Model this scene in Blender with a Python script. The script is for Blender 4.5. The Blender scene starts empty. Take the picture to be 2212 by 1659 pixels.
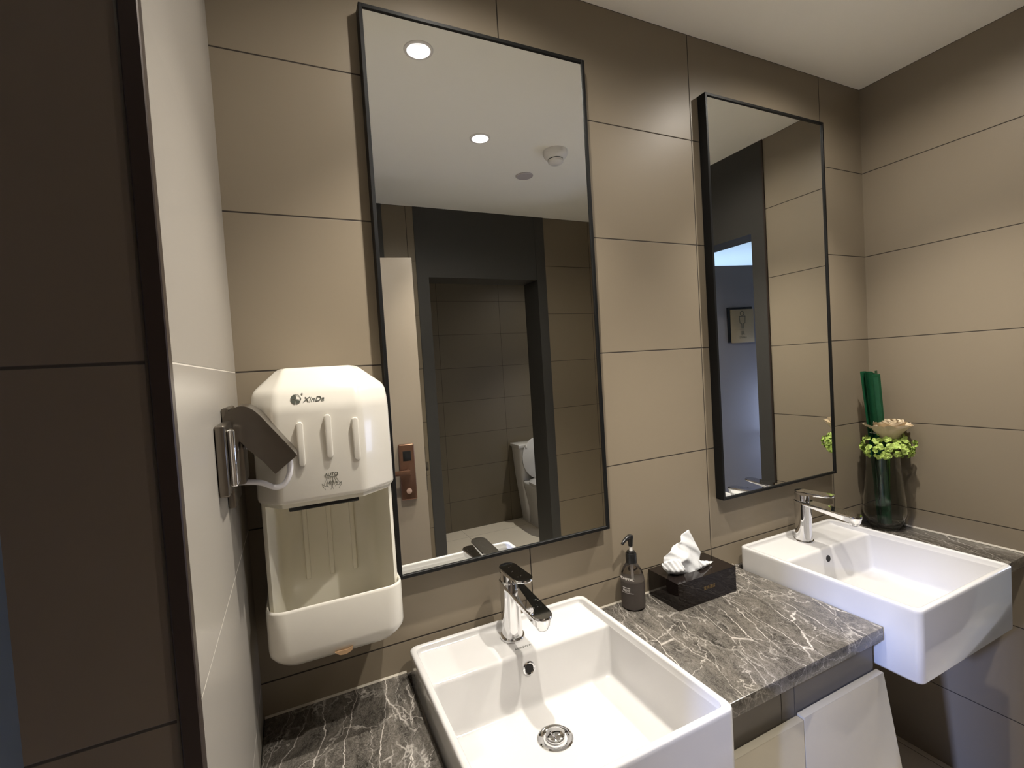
import bpy, bmesh, math, random
from mathutils import Vector, Matrix
random.seed(7)
S = bpy.context.scene
COL = S.collection
R = math.radians
H = 0.8            # height of the worktop above the floor
CEIL = 2.368
XR = 2.026         # right wall
YB = -1.643        # wall behind the camera

# ------------------------------------------------------------------ camera
cd = bpy.data.cameras.new('camera'); cam = bpy.data.objects.new('camera', cd); COL.objects.link(cam)
cd.sensor_width = 36; cd.lens = 1023.864/2212*36; cd.clip_start = 0.02
rx = Vector((0.9032342, -0.42464955, -0.06197368)); dn = Vector((-0.07101542, -0.00548048, -0.99746016)); fw = Vector((0.42323136, 0.90534122, -0.03510683))
M = Matrix((rx, -dn, -fw)).transposed().to_4x4(); M.translation = Vector((0.09094, -1.02515, 0.64566 + H))
cam.matrix_world = M
S.camera = cam

# ------------------------------------------------------------------ world, view, light
w = bpy.data.worlds.new('world'); S.world = w; w.use_nodes = True
w.node_tree.nodes['Background'].inputs[0].default_value = (0.45, 0.5, 0.6, 1)
w.node_tree.nodes['Background'].inputs[1].default_value = 0.05
S.view_settings.view_transform = 'Standard'; S.view_settings.look = 'None'
S.view_settings.gamma = 1; S.view_settings.use_curve_mapping = False
S.view_settings.exposure = 0.84
cy = S.cycles
cy.use_denoising = True; cy.caustics_reflective = True; cy.caustics_refractive = True
cy.max_bounces = 12; cy.diffuse_bounces = 9; cy.glossy_bounces = 6; cy.transmission_bounces = 8; cy.transparent_max_bounces = 8
cy.blur_glossy = 1.0; cy.sample_clamp_indirect = 12
LAMP_COL = (1.0, 0.93, 0.83)

def area(name, loc, target, size, power, col, sy=None):
    l = bpy.data.lights.new(name, 'AREA'); l.energy = power; l.color = col; l.size = size
    if sy: l.shape = 'RECTANGLE'; l.size_y = sy
    o = bpy.data.objects.new(name, l); COL.objects.link(o); o.location = loc
    o.rotation_euler = (Vector(target)-Vector(loc)).to_track_quat('-Z', 'Y').to_euler()
    return o
# cool daylight of the right corridor, then two added blue fill lights
area('corridor_daylight', (4.0, -2.5, 1.1), (4.1, -2.2, 2.4), 0.7, 15, (0.42, 0.63, 1.0))
area('blue_fill_right', (3.1, -0.72, 1.0), (1.7, -0.55, 0.8), 0.5, 5, (0.55, 0.66, 1.0))  # added unseen area light, tints the far basin front blue
area('blue_fill_left', (-2.6, -1.56, 2.2), (2.0, -0.15, 0.3), 0.20, 200, (0.38, 0.50, 1.0))  # added unseen area light, puts blue on the wall under the far basin

# ------------------------------------------------------------------ materials
def nmat(name):
    m = bpy.data.materials.new(name); m.use_nodes = True
    return m, m.node_tree.nodes, m.node_tree.links, m.node_tree.nodes['Principled BSDF']
def mat(name, col, rough=0.5, metal=0.0, noise=0.05, nscale=8, coat=0.0, spec=0.5, trans=0.0, ior=1.45, bump=0.0, bscale=200, sss=0.0, **kw):
    m, N, L, b = nmat(name)
    b.inputs['Roughness'].default_value = rough; b.inputs['Metallic'].default_value = metal
    b.inputs['Coat Weight'].default_value = coat; b.inputs['Coat Roughness'].default_value = 0.04
    b.inputs['Specular IOR Level'].default_value = spec
    b.inputs['Transmission Weight'].default_value = trans; b.inputs['IOR'].default_value = ior
    tc = N.new('ShaderNodeTexCoord')
    n = N.new('ShaderNodeTexNoise'); n.inputs['Scale'].default_value = nscale; n.inputs['Detail'].default_value = 4
    L.new(tc.outputs['Object'], n.inputs['Vector'])
    mx = N.new('ShaderNodeMix'); mx.data_type = 'RGBA'
    mx.inputs['A'].default_value = tuple(max(0, c*(1-noise)) for c in col)+(1,)
    mx.inputs['B'].default_value = tuple(min(1, c*(1+noise)) for c in col)+(1,)
    L.new(n.outputs['Fac'], mx.inputs['Factor']); L.new(mx.outputs['Result'], b.inputs['Base Color'])
    if bump:
        n2 = N.new('ShaderNodeTexNoise'); n2.inputs['Scale'].default_value = bscale
        L.new(tc.outputs['Object'], n2.inputs['Vector'])
        bp = N.new('ShaderNodeBump'); bp.inputs['Strength'].default_value = bump; bp.inputs['Distance'].default_value = 0.002
        L.new(n2.outputs['Fac'], bp.inputs['Height']); L.new(bp.outputs['Normal'], b.inputs['Normal'])
    if sss:
        b.inputs['Subsurface Weight'].default_value = sss; b.inputs['Subsurface Radius'].default_value = (0.02, 0.015, 0.01)
    return m
def emit(name, col, s):
    m, N, L, b = nmat(name)
    b.inputs['Base Color'].default_value = (0.8, 0.8, 0.8, 1)
    b.inputs['Emission Color'].default_value = col+(1,); b.inputs['Emission Strength'].default_value = s
    return m
def sep_fn(N, L, ob, out):
    s = N.new('ShaderNodeSeparateXYZ'); L.new(ob, s.inputs[0]); return s.outputs[out]
def mth(N, L, op, a, b=None, c=None):
    n = N.new('ShaderNodeMath'); n.operation = op
    for i, v in enumerate((a, b, c)):
        if v is None: continue
        if isinstance(v, (int, float)): n.inputs[i].default_value = v
        else: L.new(v, n.inputs[i])
    return n.outputs[0]
def tile(name, axis, u0, col=(0.245, 0.203, 0.147), rough=0.42, pitch=0.6, z0=CEIL, zp=0.3, gw=0.0014, grout=(0.035, 0.028, 0.022), zaxis=2, zmax=None):
    """large format tiles: a joint every `pitch` along axis and every zp along z"""
    m, N, L, b = nmat(name)
    b.inputs['Specular IOR Level'].default_value = 0.3
    g = N.new('ShaderNodeNewGeometry')
    u = sep_fn(N, L, g.outputs['Position'], axis); v = sep_fn(N, L, g.outputs['Position'], zaxis)
    def line(c, o, p):
        t = mth(N, L, 'DIVIDE', mth(N, L, 'SUBTRACT', c, o), p)
        f = mth(N, L, 'SUBTRACT', t, mth(N, L, 'ROUND', t))
        d = mth(N, L, 'MULTIPLY', mth(N, L, 'ABSOLUTE', f), p)
        mr = N.new('ShaderNodeMapRange'); mr.inputs['From Min'].default_value = gw*0.7; mr.inputs['From Max'].default_value = gw*1.3
        mr.inputs['To Min'].default_value = 1; mr.inputs['To Max'].default_value = 0
        L.new(d, mr.inputs['Value']); return mr.outputs[0], t
    a, ta = line(u, u0, pitch); c, tc_ = line(v, z0, zp)
    if zmax: c = mth(N, L, 'MULTIPLY', c, mth(N, L, 'LESS_THAN', v, zmax))
    k = mth(N, L, 'MAXIMUM', a, c)
    # slight tone change from tile to tile, very fine mottling
    cmb = N.new('ShaderNodeCombineXYZ'); L.new(mth(N, L, 'FLOOR', ta), cmb.inputs[0]); L.new(mth(N, L, 'FLOOR', tc_), cmb.inputs[1])
    wn = N.new('ShaderNodeTexWhiteNoise'); L.new(cmb.outputs[0], wn.inputs['Vector'])
    n = N.new('ShaderNodeTexNoise'); n.inputs['Scale'].default_value = 3; n.inputs['Detail'].default_value = 6; L.new(g.outputs['Position'], n.inputs['Vector'])
    f = mth(N, L, 'ADD', mth(N, L, 'MULTIPLY', wn.outputs['Value'], 0.05), mth(N, L, 'MULTIPLY', n.outputs['Fac'], 0.10))
    mul = mth(N, L, 'ADD', f, 0.92)
    vm = N.new('ShaderNodeVectorMath'); vm.operation = 'SCALE'; vm.inputs[0].default_value = col; L.new(mul, vm.inputs['Scale'])
    mx = N.new('ShaderNodeMix'); mx.data_type = 'RGBA'; L.new(k, mx.inputs['Factor']); L.new(vm.outputs[0], mx.inputs['A']); mx.inputs['B'].default_value = grout+(1,)
    L.new(mx.outputs['Result'], b.inputs['Base Color'])
    mr = mth(N, L, 'ADD', mth(N, L, 'MULTIPLY', k, 0.4), rough); L.new(mr, b.inputs['Roughness'])
    bp = N.new('ShaderNodeBump'); bp.inputs['Strength'].default_value = 0.5; bp.inputs['Distance'].default_value = 0.001
    L.new(mth(N, L, 'SUBTRACT', 1.0, k), bp.inputs['Height']); L.new(bp.outputs['Normal'], b.inputs['Normal'])
    return m
def marble(name):
    m, N, L, b = nmat(name)
    g = N.new('ShaderNodeNewGeometry')
    mp = N.new('ShaderNodeMapping'); mp.inputs['Rotation'].default_value = (0, 0, R(14)); L.new(g.outputs['Position'], mp.inputs['Vector'])
    wv = N.new('ShaderNodeTexNoise'); wv.inputs['Scale'].default_value = 9; wv.inputs['Detail'].default_value = 5; wv.inputs['Roughness'].default_value = 0.6
    L.new(mp.outputs[0], wv.inputs['Vector'])
    def warped(amt, sc):
        sub = N.new('ShaderNodeVectorMath'); sub.operation = 'SUBTRACT'; L.new(wv.outputs['Color'], sub.inputs[0]); sub.inputs[1].default_value = (0.5, 0.5, 0.5)
        s = N.new('ShaderNodeVectorMath'); s.operation = 'SCALE'; s.inputs['Scale'].default_value = amt; L.new(sub.outputs[0], s.inputs[0])
        a = N.new('ShaderNodeVectorMath'); L.new(mp.outputs[0], a.inputs[0]); L.new(s.outputs[0], a.inputs[1])
        x = N.new('ShaderNodeVectorMath'); x.operation = 'MULTIPLY'; x.inputs[1].default_value = sc; L.new(a.outputs[0], x.inputs[0]); return x.outputs[0]
    def veins(vec, scale, lo, hi):
        v = N.new('ShaderNodeTexVoronoi'); v.feature = 'DISTANCE_TO_EDGE'; v.inputs['Scale'].default_value = scale; L.new(vec, v.inputs['Vector'])
        r = N.new('ShaderNodeMapRange'); r.inputs['From Min'].default_value = lo; r.inputs['From Max'].default_value = hi
        r.inputs['To Min'].default_value = 1; r.inputs['To Max'].default_value = 0; L.new(v.outputs[0], r.inputs['Value']); return r.outputs[0]
    def noise(vec, scale, det=6, ro=0.65, dist=0.0):
        n = N.new('ShaderNodeTexNoise'); n.inputs['Scale'].default_value = scale; n.inputs['Detail'].default_value = det
        n.inputs['Roughness'].default_value = ro; n.inputs['Distortion'].default_value = dist; L.new(vec, n.inputs['Vector']); return n.outputs['Fac']
    def ramp(v, a, c, lo=0.0, hi=1.0):
        r = N.new('ShaderNodeMapRange'); r.inputs['From Min'].default_value = a; r.inputs['From Max'].default_value = c
        r.inputs['To Min'].default_value = lo; r.inputs['To Max'].default_value = hi; L.new(v, r.inputs['Value']); return r.outputs[0]
    mask = ramp(noise(mp.outputs[0], 7, 3), 0.40, 0.60, 0.15, 1.0)
    big = mth(N, L, 'MULTIPLY', veins(warped(0.045, (1, 0.17, 1)), 17, 0.0, 0.020), mask)
    big2 = mth(N, L, 'MULTIPLY', veins(warped(0.10, (1, 0.5, 1)), 9, 0.0, 0.009), 0.55)
    fine = mth(N, L, 'MULTIPLY', veins(warped(0.08, (1, 0.35, 1)), 48, 0.0, 0.07), ramp(noise(mp.outputs[0], 16, 5), 0.48, 0.64, 0.0, 0.55))
    hair = mth(N, L, 'MULTIPLY', ramp(mth(N, L, 'ABSOLUTE', mth(N, L, 'SUBTRACT', noise(warped(0.06, (1, 0.42, 1)), 85, 6, 0.75, 2.5), 0.5)), 0.0, 0.03, 1.0, 0.0), 0.22)
    base = N.new('ShaderNodeMix'); base.data_type = 'RGBA'; base.inputs['A'].default_value = (0.026, 0.023, 0.019, 1); base.inputs['B'].default_value = (0.125, 0.112, 0.095, 1)
    L.new(ramp(noise(warped(0.05, (1, 0.40, 1)), 38, 8, 0.75), 0.36, 0.66), base.inputs['Factor'])
    mx = N.new('ShaderNodeMix'); mx.data_type = 'RGBA'; mx.inputs['B'].default_value = (0.56, 0.52, 0.47, 1)
    L.new(base.outputs['Result'], mx.inputs['A'])
    L.new(mth(N, L, 'MINIMUM', mth(N, L, 'MAXIMUM', mth(N, L, 'MAXIMUM', big, big2), mth(N, L, 'MAXIMUM', fine, hair)), 1.0), mx.inputs['Factor'])
    L.new(mx.outputs['Result'], b.inputs['Base Color']); b.inputs['Roughness'].default_value = 0.22
    return m

M_ = {}
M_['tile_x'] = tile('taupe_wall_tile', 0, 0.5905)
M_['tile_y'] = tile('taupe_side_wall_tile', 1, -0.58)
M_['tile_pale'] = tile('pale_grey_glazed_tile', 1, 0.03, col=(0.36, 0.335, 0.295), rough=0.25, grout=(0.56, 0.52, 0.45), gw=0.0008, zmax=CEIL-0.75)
M_['tile_end'] = tile('shaded_taupe_pier_tile', 0, 0.3, col=(0.14, 0.11, 0.082))  # wall taupe darkened, the shade on the pier end put into the colour
M_['tile_back'] = tile('shaded_taupe_back_wall_tile', 0, 0.13, col=(0.17, 0.137, 0.094))  # same taupe set darker, colour carries the lack of light on this wall
M_['tile_cub'] = tile('shaded_taupe_cubicle_tile', 0, 0.11, col=(0.14, 0.117, 0.083))  # taupe lowered so the dimness of the cubicle sits in the colour
M_['floor'] = tile('beige_floor_tile', 0, 0.2, col=(0.74, 0.67, 0.56), rough=0.4, zaxis=1, z0=0.1, zp=0.6, grout=(0.2, 0.17, 0.14))
M_['ceil'] = mat('white_ceiling_paint', (0.93, 0.90, 0.82), 0.6, noise=0.01, nscale=2)
M_['grey'] = mat('charcoal_door_frame_paint', (0.048, 0.046, 0.042), 0.5, noise=0.06, nscale=3, spec=0.25)
M_['bluegrey'] = mat('blue_grey_panel', (0.22, 0.27, 0.34), 0.4, noise=0.05)
M_['corr'] = mat('pale_corridor_paint', (0.55, 0.55, 0.56), 0.6, noise=0.02)
M_['leaf'] = mat('taupe_door_leaf', (0.27, 0.225, 0.175), 0.4, noise=0.03)
M_['leaf2'] = mat('grey_door_leaf', (0.24, 0.23, 0.25), 0.45, noise=0.03)
M_['black'] = mat('black_metal_frame', (0.007, 0.007, 0.007), 0.45, noise=0.1, spec=0.25)
M_['mirror'] = mat('mirror_silvering', (0.88, 0.89, 0.86), 0.0, metal=1.0, noise=0.0)
M_['marble'] = marble('grey_veined_marble')
M_['ceramic'] = mat('white_glazed_ceramic', (0.59, 0.58, 0.57), 0.12, noise=0.005, coat=0.6)
M_['chrome'] = mat('polished_chrome', (0.80, 0.80, 0.81), 0.035, metal=1.0, noise=0.02, nscale=30)
M_['steel'] = mat('brushed_stainless_steel', (0.19, 0.17, 0.145), 0.30, metal=1.0, noise=0.08, nscale=60)
M_['bronze'] = mat('dark_bronze_trim', (0.045, 0.032, 0.026), 0.35, metal=0.4, noise=0.1)
M_['copper'] = mat('brushed_copper_lock', (0.22, 0.12, 0.08), 0.33, metal=0.85, noise=0.1, nscale=40)
M_['copper_l'] = mat('light_copper_button', (0.60, 0.42, 0.34), 0.4, metal=0.6, noise=0.05)
M_['plastic'] = mat('cream_white_plastic', (0.70, 0.67, 0.60), 0.22, noise=0.01, coat=0.3)
M_['plastic2'] = mat('ivory_plastic_duct', (0.80, 0.77, 0.66), 0.18, noise=0.02, coat=0.3)
M_['ink'] = mat('dark_grey_print', (0.05, 0.055, 0.04), 0.5, noise=0.05)
M_['ink_w'] = mat('white_print', (0.75, 0.73, 0.70), 0.5, noise=0.02)
M_['gold'] = mat('gold_print', (0.20, 0.13, 0.05), 0.5, metal=0.3, noise=0.1)
M_['dark'] = mat('black_plastic', (0.012, 0.012, 0.012), 0.25, noise=0.1)
M_['acryl'] = mat('black_acrylic', (0.010, 0.007, 0.006), 0.04, noise=0.2, nscale=12, spec=0.6)
M_['void'] = mat('unlit_hole', (0.004, 0.003, 0.003), 0.6, noise=0)
M_['cab'] = mat('taupe_laminate', (0.125, 0.108, 0.085), 0.28, noise=0.05)
M_['cabdoor'] = mat('beige_gloss_laminate', (0.42, 0.38, 0.30), 0.18, noise=0.02, coat=0.4)
M_['paper'] = mat('white_tissue_paper', (0.66, 0.67, 0.68), 0.9, noise=0.02, nscale=40, bump=0.3, bscale=120, sss=0.0)
M_['cord'] = mat('white_pvc_cord', (0.78, 0.77, 0.80), 0.3, noise=0.02)
M_['whitep'] = mat('white_pump_plastic', (0.85, 0.83, 0.80), 0.35, noise=0.02)
M_['sticker'] = mat('tan_sticker', (0.42, 0.27, 0.15), 0.6, noise=0.15, nscale=60)
M_['signgold'] = mat('champagne_sign_plate', (0.42, 0.33, 0.20), 0.4, metal=0.3, noise=0.05)
M_['silicone'] = mat('ivory_silicone_bead', (0.45, 0.41, 0.34), 0.35, noise=0.05, nscale=30)
M_['lampw'] = mat('white_lamp_trim', (0.75, 0.72, 0.68), 0.4, noise=0.02)
M_['lampr'] = mat('satin_reflector', (0.90, 0.91, 0.95), 0.34, metal=1.0, noise=0.02)
M_['led'] = emit('led_emitter', (1.0, 0.96, 0.92), 90)
M_['disc'] = mat('grey_sensor_cover', (0.46, 0.42, 0.42), 0.5, noise=0.02)
M_['leafg'] = mat('dark_green_blade_leaf', (0.010, 0.070, 0.030), 0.38, noise=0.45, nscale=60)
M_['stem'] = mat('green_flower_stem', (0.10, 0.22, 0.05), 0.5, noise=0.2, nscale=40)
M_['rose'] = mat('cream_rose_petal', (0.66, 0.54, 0.37), 0.55, noise=0.10, nscale=40)
M_['hyd'] = mat('lime_hydrangea_petal', (0.42, 0.56, 0.13), 0.55, noise=0.50, nscale=90)
M_['pad'] = mat('soft_pad_grey', (0.2, 0.2, 0.2), 0.6)
def glassmat(name, col, rough=0.0, ior=1.45, tint_mix=0.0):
    m, N, L, b = nmat(name)
    b.inputs['Base Color'].default_value = col+(1,); b.inputs['Roughness'].default_value = rough
    b.inputs['Transmission Weight'].default_value = 1.0; b.inputs['IOR'].default_value = ior
    n = N.new('ShaderNodeTexNoise'); n.inputs['Scale'].default_value = 20
    bp = N.new('ShaderNodeBump'); bp.inputs['Strength'].default_value = 0.02; L.new(n.outputs['Fac'], bp.inputs['Height']); L.new(bp.outputs['Normal'], b.inputs['Normal'])
    return m
M_['glass'] = glassmat('clear_vase_glass', (0.93, 0.95, 0.92), 0.0, 1.45)
M_['smoke'] = glassmat('smoky_grey_bottle_plastic', (0.72, 0.70, 0.69), 0.04, 1.15)
M_['liquid'] = mat('grey_soap_liquid', (0.30, 0.275, 0.255), 0.3, noise=0.1)

# ------------------------------------------------------------------ helpers
def newbm(): return bmesh.new()
def finish(name, bm, m, parent=None, smooth=True, ang=40, mats=None):
    bmesh.ops.recalc_face_normals(bm, faces=bm.faces)
    if parent is not None:
        bmesh.ops.translate(bm, verts=bm.verts, vec=-WORLD(parent))
    me = bpy.data.meshes.new(name); bm.to_mesh(me); bm.free()
    if smooth:
        for p in me.polygons: p.use_smooth = True
        me.set_sharp_from_angle(angle=R(ang))
    me.materials.append(M_[m] if isinstance(m, str) else m)
    o = bpy.data.objects.new(name, me); COL.objects.link(o)
    if parent is not None: o.parent = parent
    return o
def WORLD(o):
    v = Vector(o.location)
    while o.parent: o = o.parent; v = v + Vector(o.location)
    return v
def thing(name, label, cat, loc, group=None):
    o = bpy.data.objects.new(name, None); COL.objects.link(o); o.location = loc; o.empty_display_size = 0.05
    o['label'] = label; o['category'] = cat
    if group: o['group'] = group
    return o
def tag(o, label, cat, group=None, kind=None):
    o['label'] = label; o['category'] = cat
    if group: o['group'] = group
    if kind: o['kind'] = kind
    return o
def struct(o): o['kind'] = 'structure'; return o
def dup(root, loc, label):
    r = root.copy(); COL.objects.link(r); r.location = loc; r['label'] = label
    for ch in list(root.children):
        c = ch.copy(); COL.objects.link(c); c.parent = r
        for g in list(ch.children):
            d = g.copy(); COL.objects.link(d); d.parent = c
    return r
def box(bm, x0, x1, y0, y1, z0, z1, bev=0.0, seg=2, mtx=None):
    t = bmesh.new()
    bmesh.ops.create_cube(t, size=1)
    for v in t.verts:
        v.co = Vector(((x0+x1)/2+v.co.x*(x1-x0), (y0+y1)/2+v.co.y*(y1-y0), (z0+z1)/2+v.co.z*(z1-z0)))
    if bev: bmesh.ops.bevel(t, geom=list(t.edges), offset=bev, segments=seg, affect='EDGES', profile=0.5)
    if mtx: bmesh.ops.transform(t, matrix=mtx, verts=t.verts)
    merge(bm, t)
def merge(bm, t):
    me = bpy.data.meshes.new('tmp'); t.to_mesh(me); t.free(); bm.from_mesh(me); bpy.data.meshes.remove(me)
def rr(x0, x1, y0, y1, r, n=5):
    """rounded rectangle, counter-clockwise"""
    out = []
    for cx, cy_, a0 in ((x1-r, y1-r, 0), (x0+r, y1-r, 90), (x0+r, y0+r, 180), (x1-r, y0+r, 270)):
        for k in range(n+1):
            a = R(a0+90*k/n); out.append((cx+r*math.cos(a), cy_+r*math.sin(a)))
    return out
def loft(bm, rings, cap0=True, cap1=True, closed=True):
    vr = [[bm.verts.new(p) for p in ring] for ring in rings]
    n = len(vr[0])
    for a, b in zip(vr, vr[1:]):
        for i in range(n if closed else n-1):
            j = (i+1) % n
            try: bm.faces.new((a[i], a[j], b[j], b[i]))
            except ValueError: pass
    if cap0: bm.faces.new(list(reversed(vr[0])))
    if cap1: bm.faces.new(vr[-1])
    return vr
def flat(ring2, z): return [(x, y, z) for x, y in ring2]
def lathe(bm, prof, c, n=48, cap0=True, cap1=True, axis='z'):
    rings = []
    for r, h in prof:
        ring = []
        for k in range(n):
            a = 2*math.pi*k/n; u, v = r*math.cos(a), r*math.sin(a)
            if axis == 'z': p = (c[0]+u, c[1]+v, c[2]+h)
            elif axis == 'y': p = (c[0]+u, c[1]+h, c[2]+v)
            else: p = (c[0]+h, c[1]+u, c[2]+v)
            ring.append(p)
        rings.append(ring)
    loft(bm, rings, cap0, cap1)
def tube(bm, pts, r, n=10, sub=6, radii=None):
    P = [Vector(p) for p in pts]
    if sub > 1 and len(P) > 2:
        Q = []; RR = []
        for i in range(len(P)-1):
            p0, p1, p2, p3 = P[max(i-1, 0)], P[i], P[i+1], P[min(i+2, len(P)-1)]
            for k in range(sub):
                t = k/sub
                Q.append(0.5*((2*p1)+(-p0+p2)*t+(2*p0-5*p1+4*p2-p3)*t*t+(-p0+3*p1-3*p2+p3)*t**3))
                if radii: RR.append(radii[i]*(1-t)+radii[i+1]*t)
        Q.append(P[-1]); P = Q
        if radii: RR.append(radii[-1]); radii = RR
    rings = []; up = Vector((0, 0, 1)); prev = None
    for i, p in enumerate(P):
        d = (P[min(i+1, len(P)-1)]-P[max(i-1, 0)]).normalized()
        if prev is None:
            a = d.cross(up)
            if a.length < 1e-3: a = d.cross(Vector((1, 0, 0)))
        else: a = prev-d*prev.dot(d)
        a.normalize(); prev = a; b = d.cross(a); rad = radii[i] if radii else r
        rings.append([p+a*rad*math.cos(2*math.pi*k/n)+b*rad*math.sin(2*math.pi*k/n) for k in range(n)])
    loft(bm, rings)
def prism(bm, poly, axis, a0, a1, bev=0.0, seg=2):
    """polygon (u,v) extruded along axis; axis 'x': (y,z)  'y': (x,z)  'z': (x,y)"""
    f = {'x': lambda u, v, a: (a, u, v), 'y': lambda u, v, a: (u, a, v), 'z': lambda u, v, a: (u, v, a)}[axis]
    t = bmesh.new()
    loft(t, [[f(u, v, a0) for u, v in poly], [f(u, v, a1) for u, v in poly]])
    if bev:
        bmesh.ops.recalc_face_normals(t, faces=t.faces)
        bmesh.ops.bevel(t, geom=list(t.edges), offset=bev, segments=seg, affect='EDGES', profile=0.5)
    merge(bm, t)
def ribbon(bm, pts, wd, f, th=0.0004, close=False):
    """flat printed line through 2-D points; f maps (u,v,depth) to space"""
    P = [Vector((p[0], p[1])) for p in pts]
    if close: P.append(P[0])
    for a, b in zip(P, P[1:]):
        d = (b-a)
        if d.length < 1e-7: continue
        n = Vector((-d.y, d.x)).normalized()*wd/2; e = d.normalized()*wd*0.35
        q = [a-e+n, b+e+n, b+e-n, a-e-n]
        loft(bm, [[f(p.x, p.y, 0) for p in q], [f(p.x, p.y, th) for p in q]])
def text_bm(s, size, mtx, th=0.0004, shear=0.0, align='CENTER', sx=1.0):
    c = bpy.data.curves.new('t', 'FONT'); c.body = s; c.size = size; c.extrude = th/2; c.shear = shear; c.align_x = align; c.resolution_u = 3
    c.space_character = 1.0
    o = bpy.data.objects.new('t', c); COL.objects.link(o)
    dg = bpy.context.evaluated_depsgraph_get(); dg.update()
    me = bpy.data.meshes.new_from_object(o.evaluated_get(dg))
    bm = bmesh.new(); bm.from_mesh(me); bpy.data.objects.remove(o); bpy.data.meshes.remove(me)
    bmesh.ops.scale(bm, vec=(sx, 1, 1), verts=bm.verts)
    bmesh.ops.transform(bm, matrix=mtx, verts=bm.verts)
    return bm
def basis(o, ex, ey):
    ex = Vector(ex).normalized(); ey = Vector(ey).normalized(); ez = ex.cross(ey)
    m = Matrix((ex, ey, ez)).transposed().to_4x4(); m.translation = Vector(o); return m
def slab(name, x0, x1, y0, y1, z0, z1, m, parent=None):
    bm = newbm(); box(bm, x0, x1, y0, y1, z0, z1); return finish(name, bm, m, parent, smooth=False)

# ================================================================== THE SETTING
struct(slab('floor', -3.2, 5.3, -3.3, 1.2, -0.06, 0, 'floor'))
struct(slab('ceiling', -3.2, 5.3, -3.3, 1.2, CEIL, CEIL+0.06, 'ceil'))
struct(slab('wall_front', -3.0, XR+0.12, 0, 0.1, 0, CEIL, 'tile_x'))
# right wall with the doorway (opening y -1.165 .. -0.51, 1.98 high)
bm = newbm(); box(bm, XR, XR+0.12, -0.44, 0.0, 0, CEIL); box(bm, XR, XR+0.12, YB, -1.235, 0, CEIL)
struct(finish('wall_right', bm, 'tile_y', smooth=False))
bm = newbm(); box(bm, XR-0.006, XR+0.126, -0.51, -0.44, 0, CEIL); box(bm, XR-0.006, XR+0.126, -1.235, -1.165, 0, CEIL)
box(bm, XR-0.006, XR+0.126, -1.165, -0.51, 1.98, CEIL)
fr = struct(finish('door_1', bm, 'grey', smooth=False))
bm = newbm(); box(bm, XR-0.0075, XR-0.005, -0.4445, -0.4375, 0, CEIL); finish('edge_strip', bm, 'bronze', fr, smooth=False)
# back wall with the cubicle doorway (x .838 .. 1.532) and a second frame to the left
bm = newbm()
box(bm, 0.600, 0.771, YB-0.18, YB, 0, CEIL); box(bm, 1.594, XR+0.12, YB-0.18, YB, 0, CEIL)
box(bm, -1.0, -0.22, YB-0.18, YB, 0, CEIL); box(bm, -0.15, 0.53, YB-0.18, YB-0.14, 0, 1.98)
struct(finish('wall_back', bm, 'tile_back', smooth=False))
bm = newbm()
for a, b in ((0.771, 0.838), (1.532, 1.594)): box(bm, a, b, YB-0.185, YB+0.004, 0, CEIL)
box(bm, 0.838, 1.532, YB-0.185, YB+0.003, 1.98, CEIL)
box(bm, 1.5275, 1.5285, YB, YB+0.006, 1.98, CEIL)
struct(finish('door_2', bm, 'grey', smooth=False))
bm = newbm()
for a, b in ((-0.22, -0.15), (0.53, 0.600)): box(bm, a, b, YB-0.185, YB+0.004, 0, CEIL)
box(bm, -0.15, 0.53, YB-0.185, YB+0.003, 1.98, CEIL)
struct(finish('door_3', bm, 'grey', smooth=False))
# toilet cubicle behind the back wall
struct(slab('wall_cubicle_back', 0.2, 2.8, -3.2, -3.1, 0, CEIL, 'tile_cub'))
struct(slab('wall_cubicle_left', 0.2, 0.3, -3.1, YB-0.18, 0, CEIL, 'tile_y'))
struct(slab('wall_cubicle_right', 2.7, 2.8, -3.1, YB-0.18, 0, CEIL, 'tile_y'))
# pier on the left of the basins
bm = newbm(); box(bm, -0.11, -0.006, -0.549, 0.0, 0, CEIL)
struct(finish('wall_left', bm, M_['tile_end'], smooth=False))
bm = newbm(); box(bm, -0.012, 0.0022, -0.5515, -0.538, 0, CEIL, bev=0.001, seg=1)
struct(finish('trim_1', bm, 'bronze', smooth=False))
bm = newbm(); box(bm, -0.0142, -0.0125, -0.5500, -0.548, 0, CEIL)
struct(finish('trim_2', bm, 'steel', smooth=False))
struct(slab('wall_left_side', -0.006, 0, -0.5378, 0.0, 0, CEIL, 'tile_pale'))
# unseen wall on the far left, its slit shaped to trim the added blue light
bm = newbm(); box(bm, -1.0, -0.9, -1.105-0.6, -1.105, 0, CEIL); box(bm, -1.0, -0.9, -1.0, 0.0, 0, CEIL); box(bm, -1.0, -0.9, -1.105, -1.0, 1.67, CEIL)
struct(finish('wall_light_slit', bm, 'corr', smooth=False))
struct(slab('wall_recess', -0.9, -0.11, -0.20, -0.10, 0, CEIL, 'bluegrey'))
# corridors
struct(slab('wall_corridor_right', 5.1, 5.2, -3.3, 1.2, 0, CEIL, 'corr'))
struct(slab('wall_corridor_end', XR+0.12, 5.2, 1.1, 1.2, 0, CEIL, 'corr'))
struct(slab('wall_corridor_back', 2.8, 5.2, -3.3, -3.2, 0, CEIL, 'corr'))
struct(slab('wall_corridor_left', -3.1, -3.0, -3.3, 0.1, 0, CEIL, 'corr'))
struct(slab('wall_corridor_rear', -3.0, 0.2, -3.3, -3.2, 0, CEIL, 'corr'))
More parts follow.
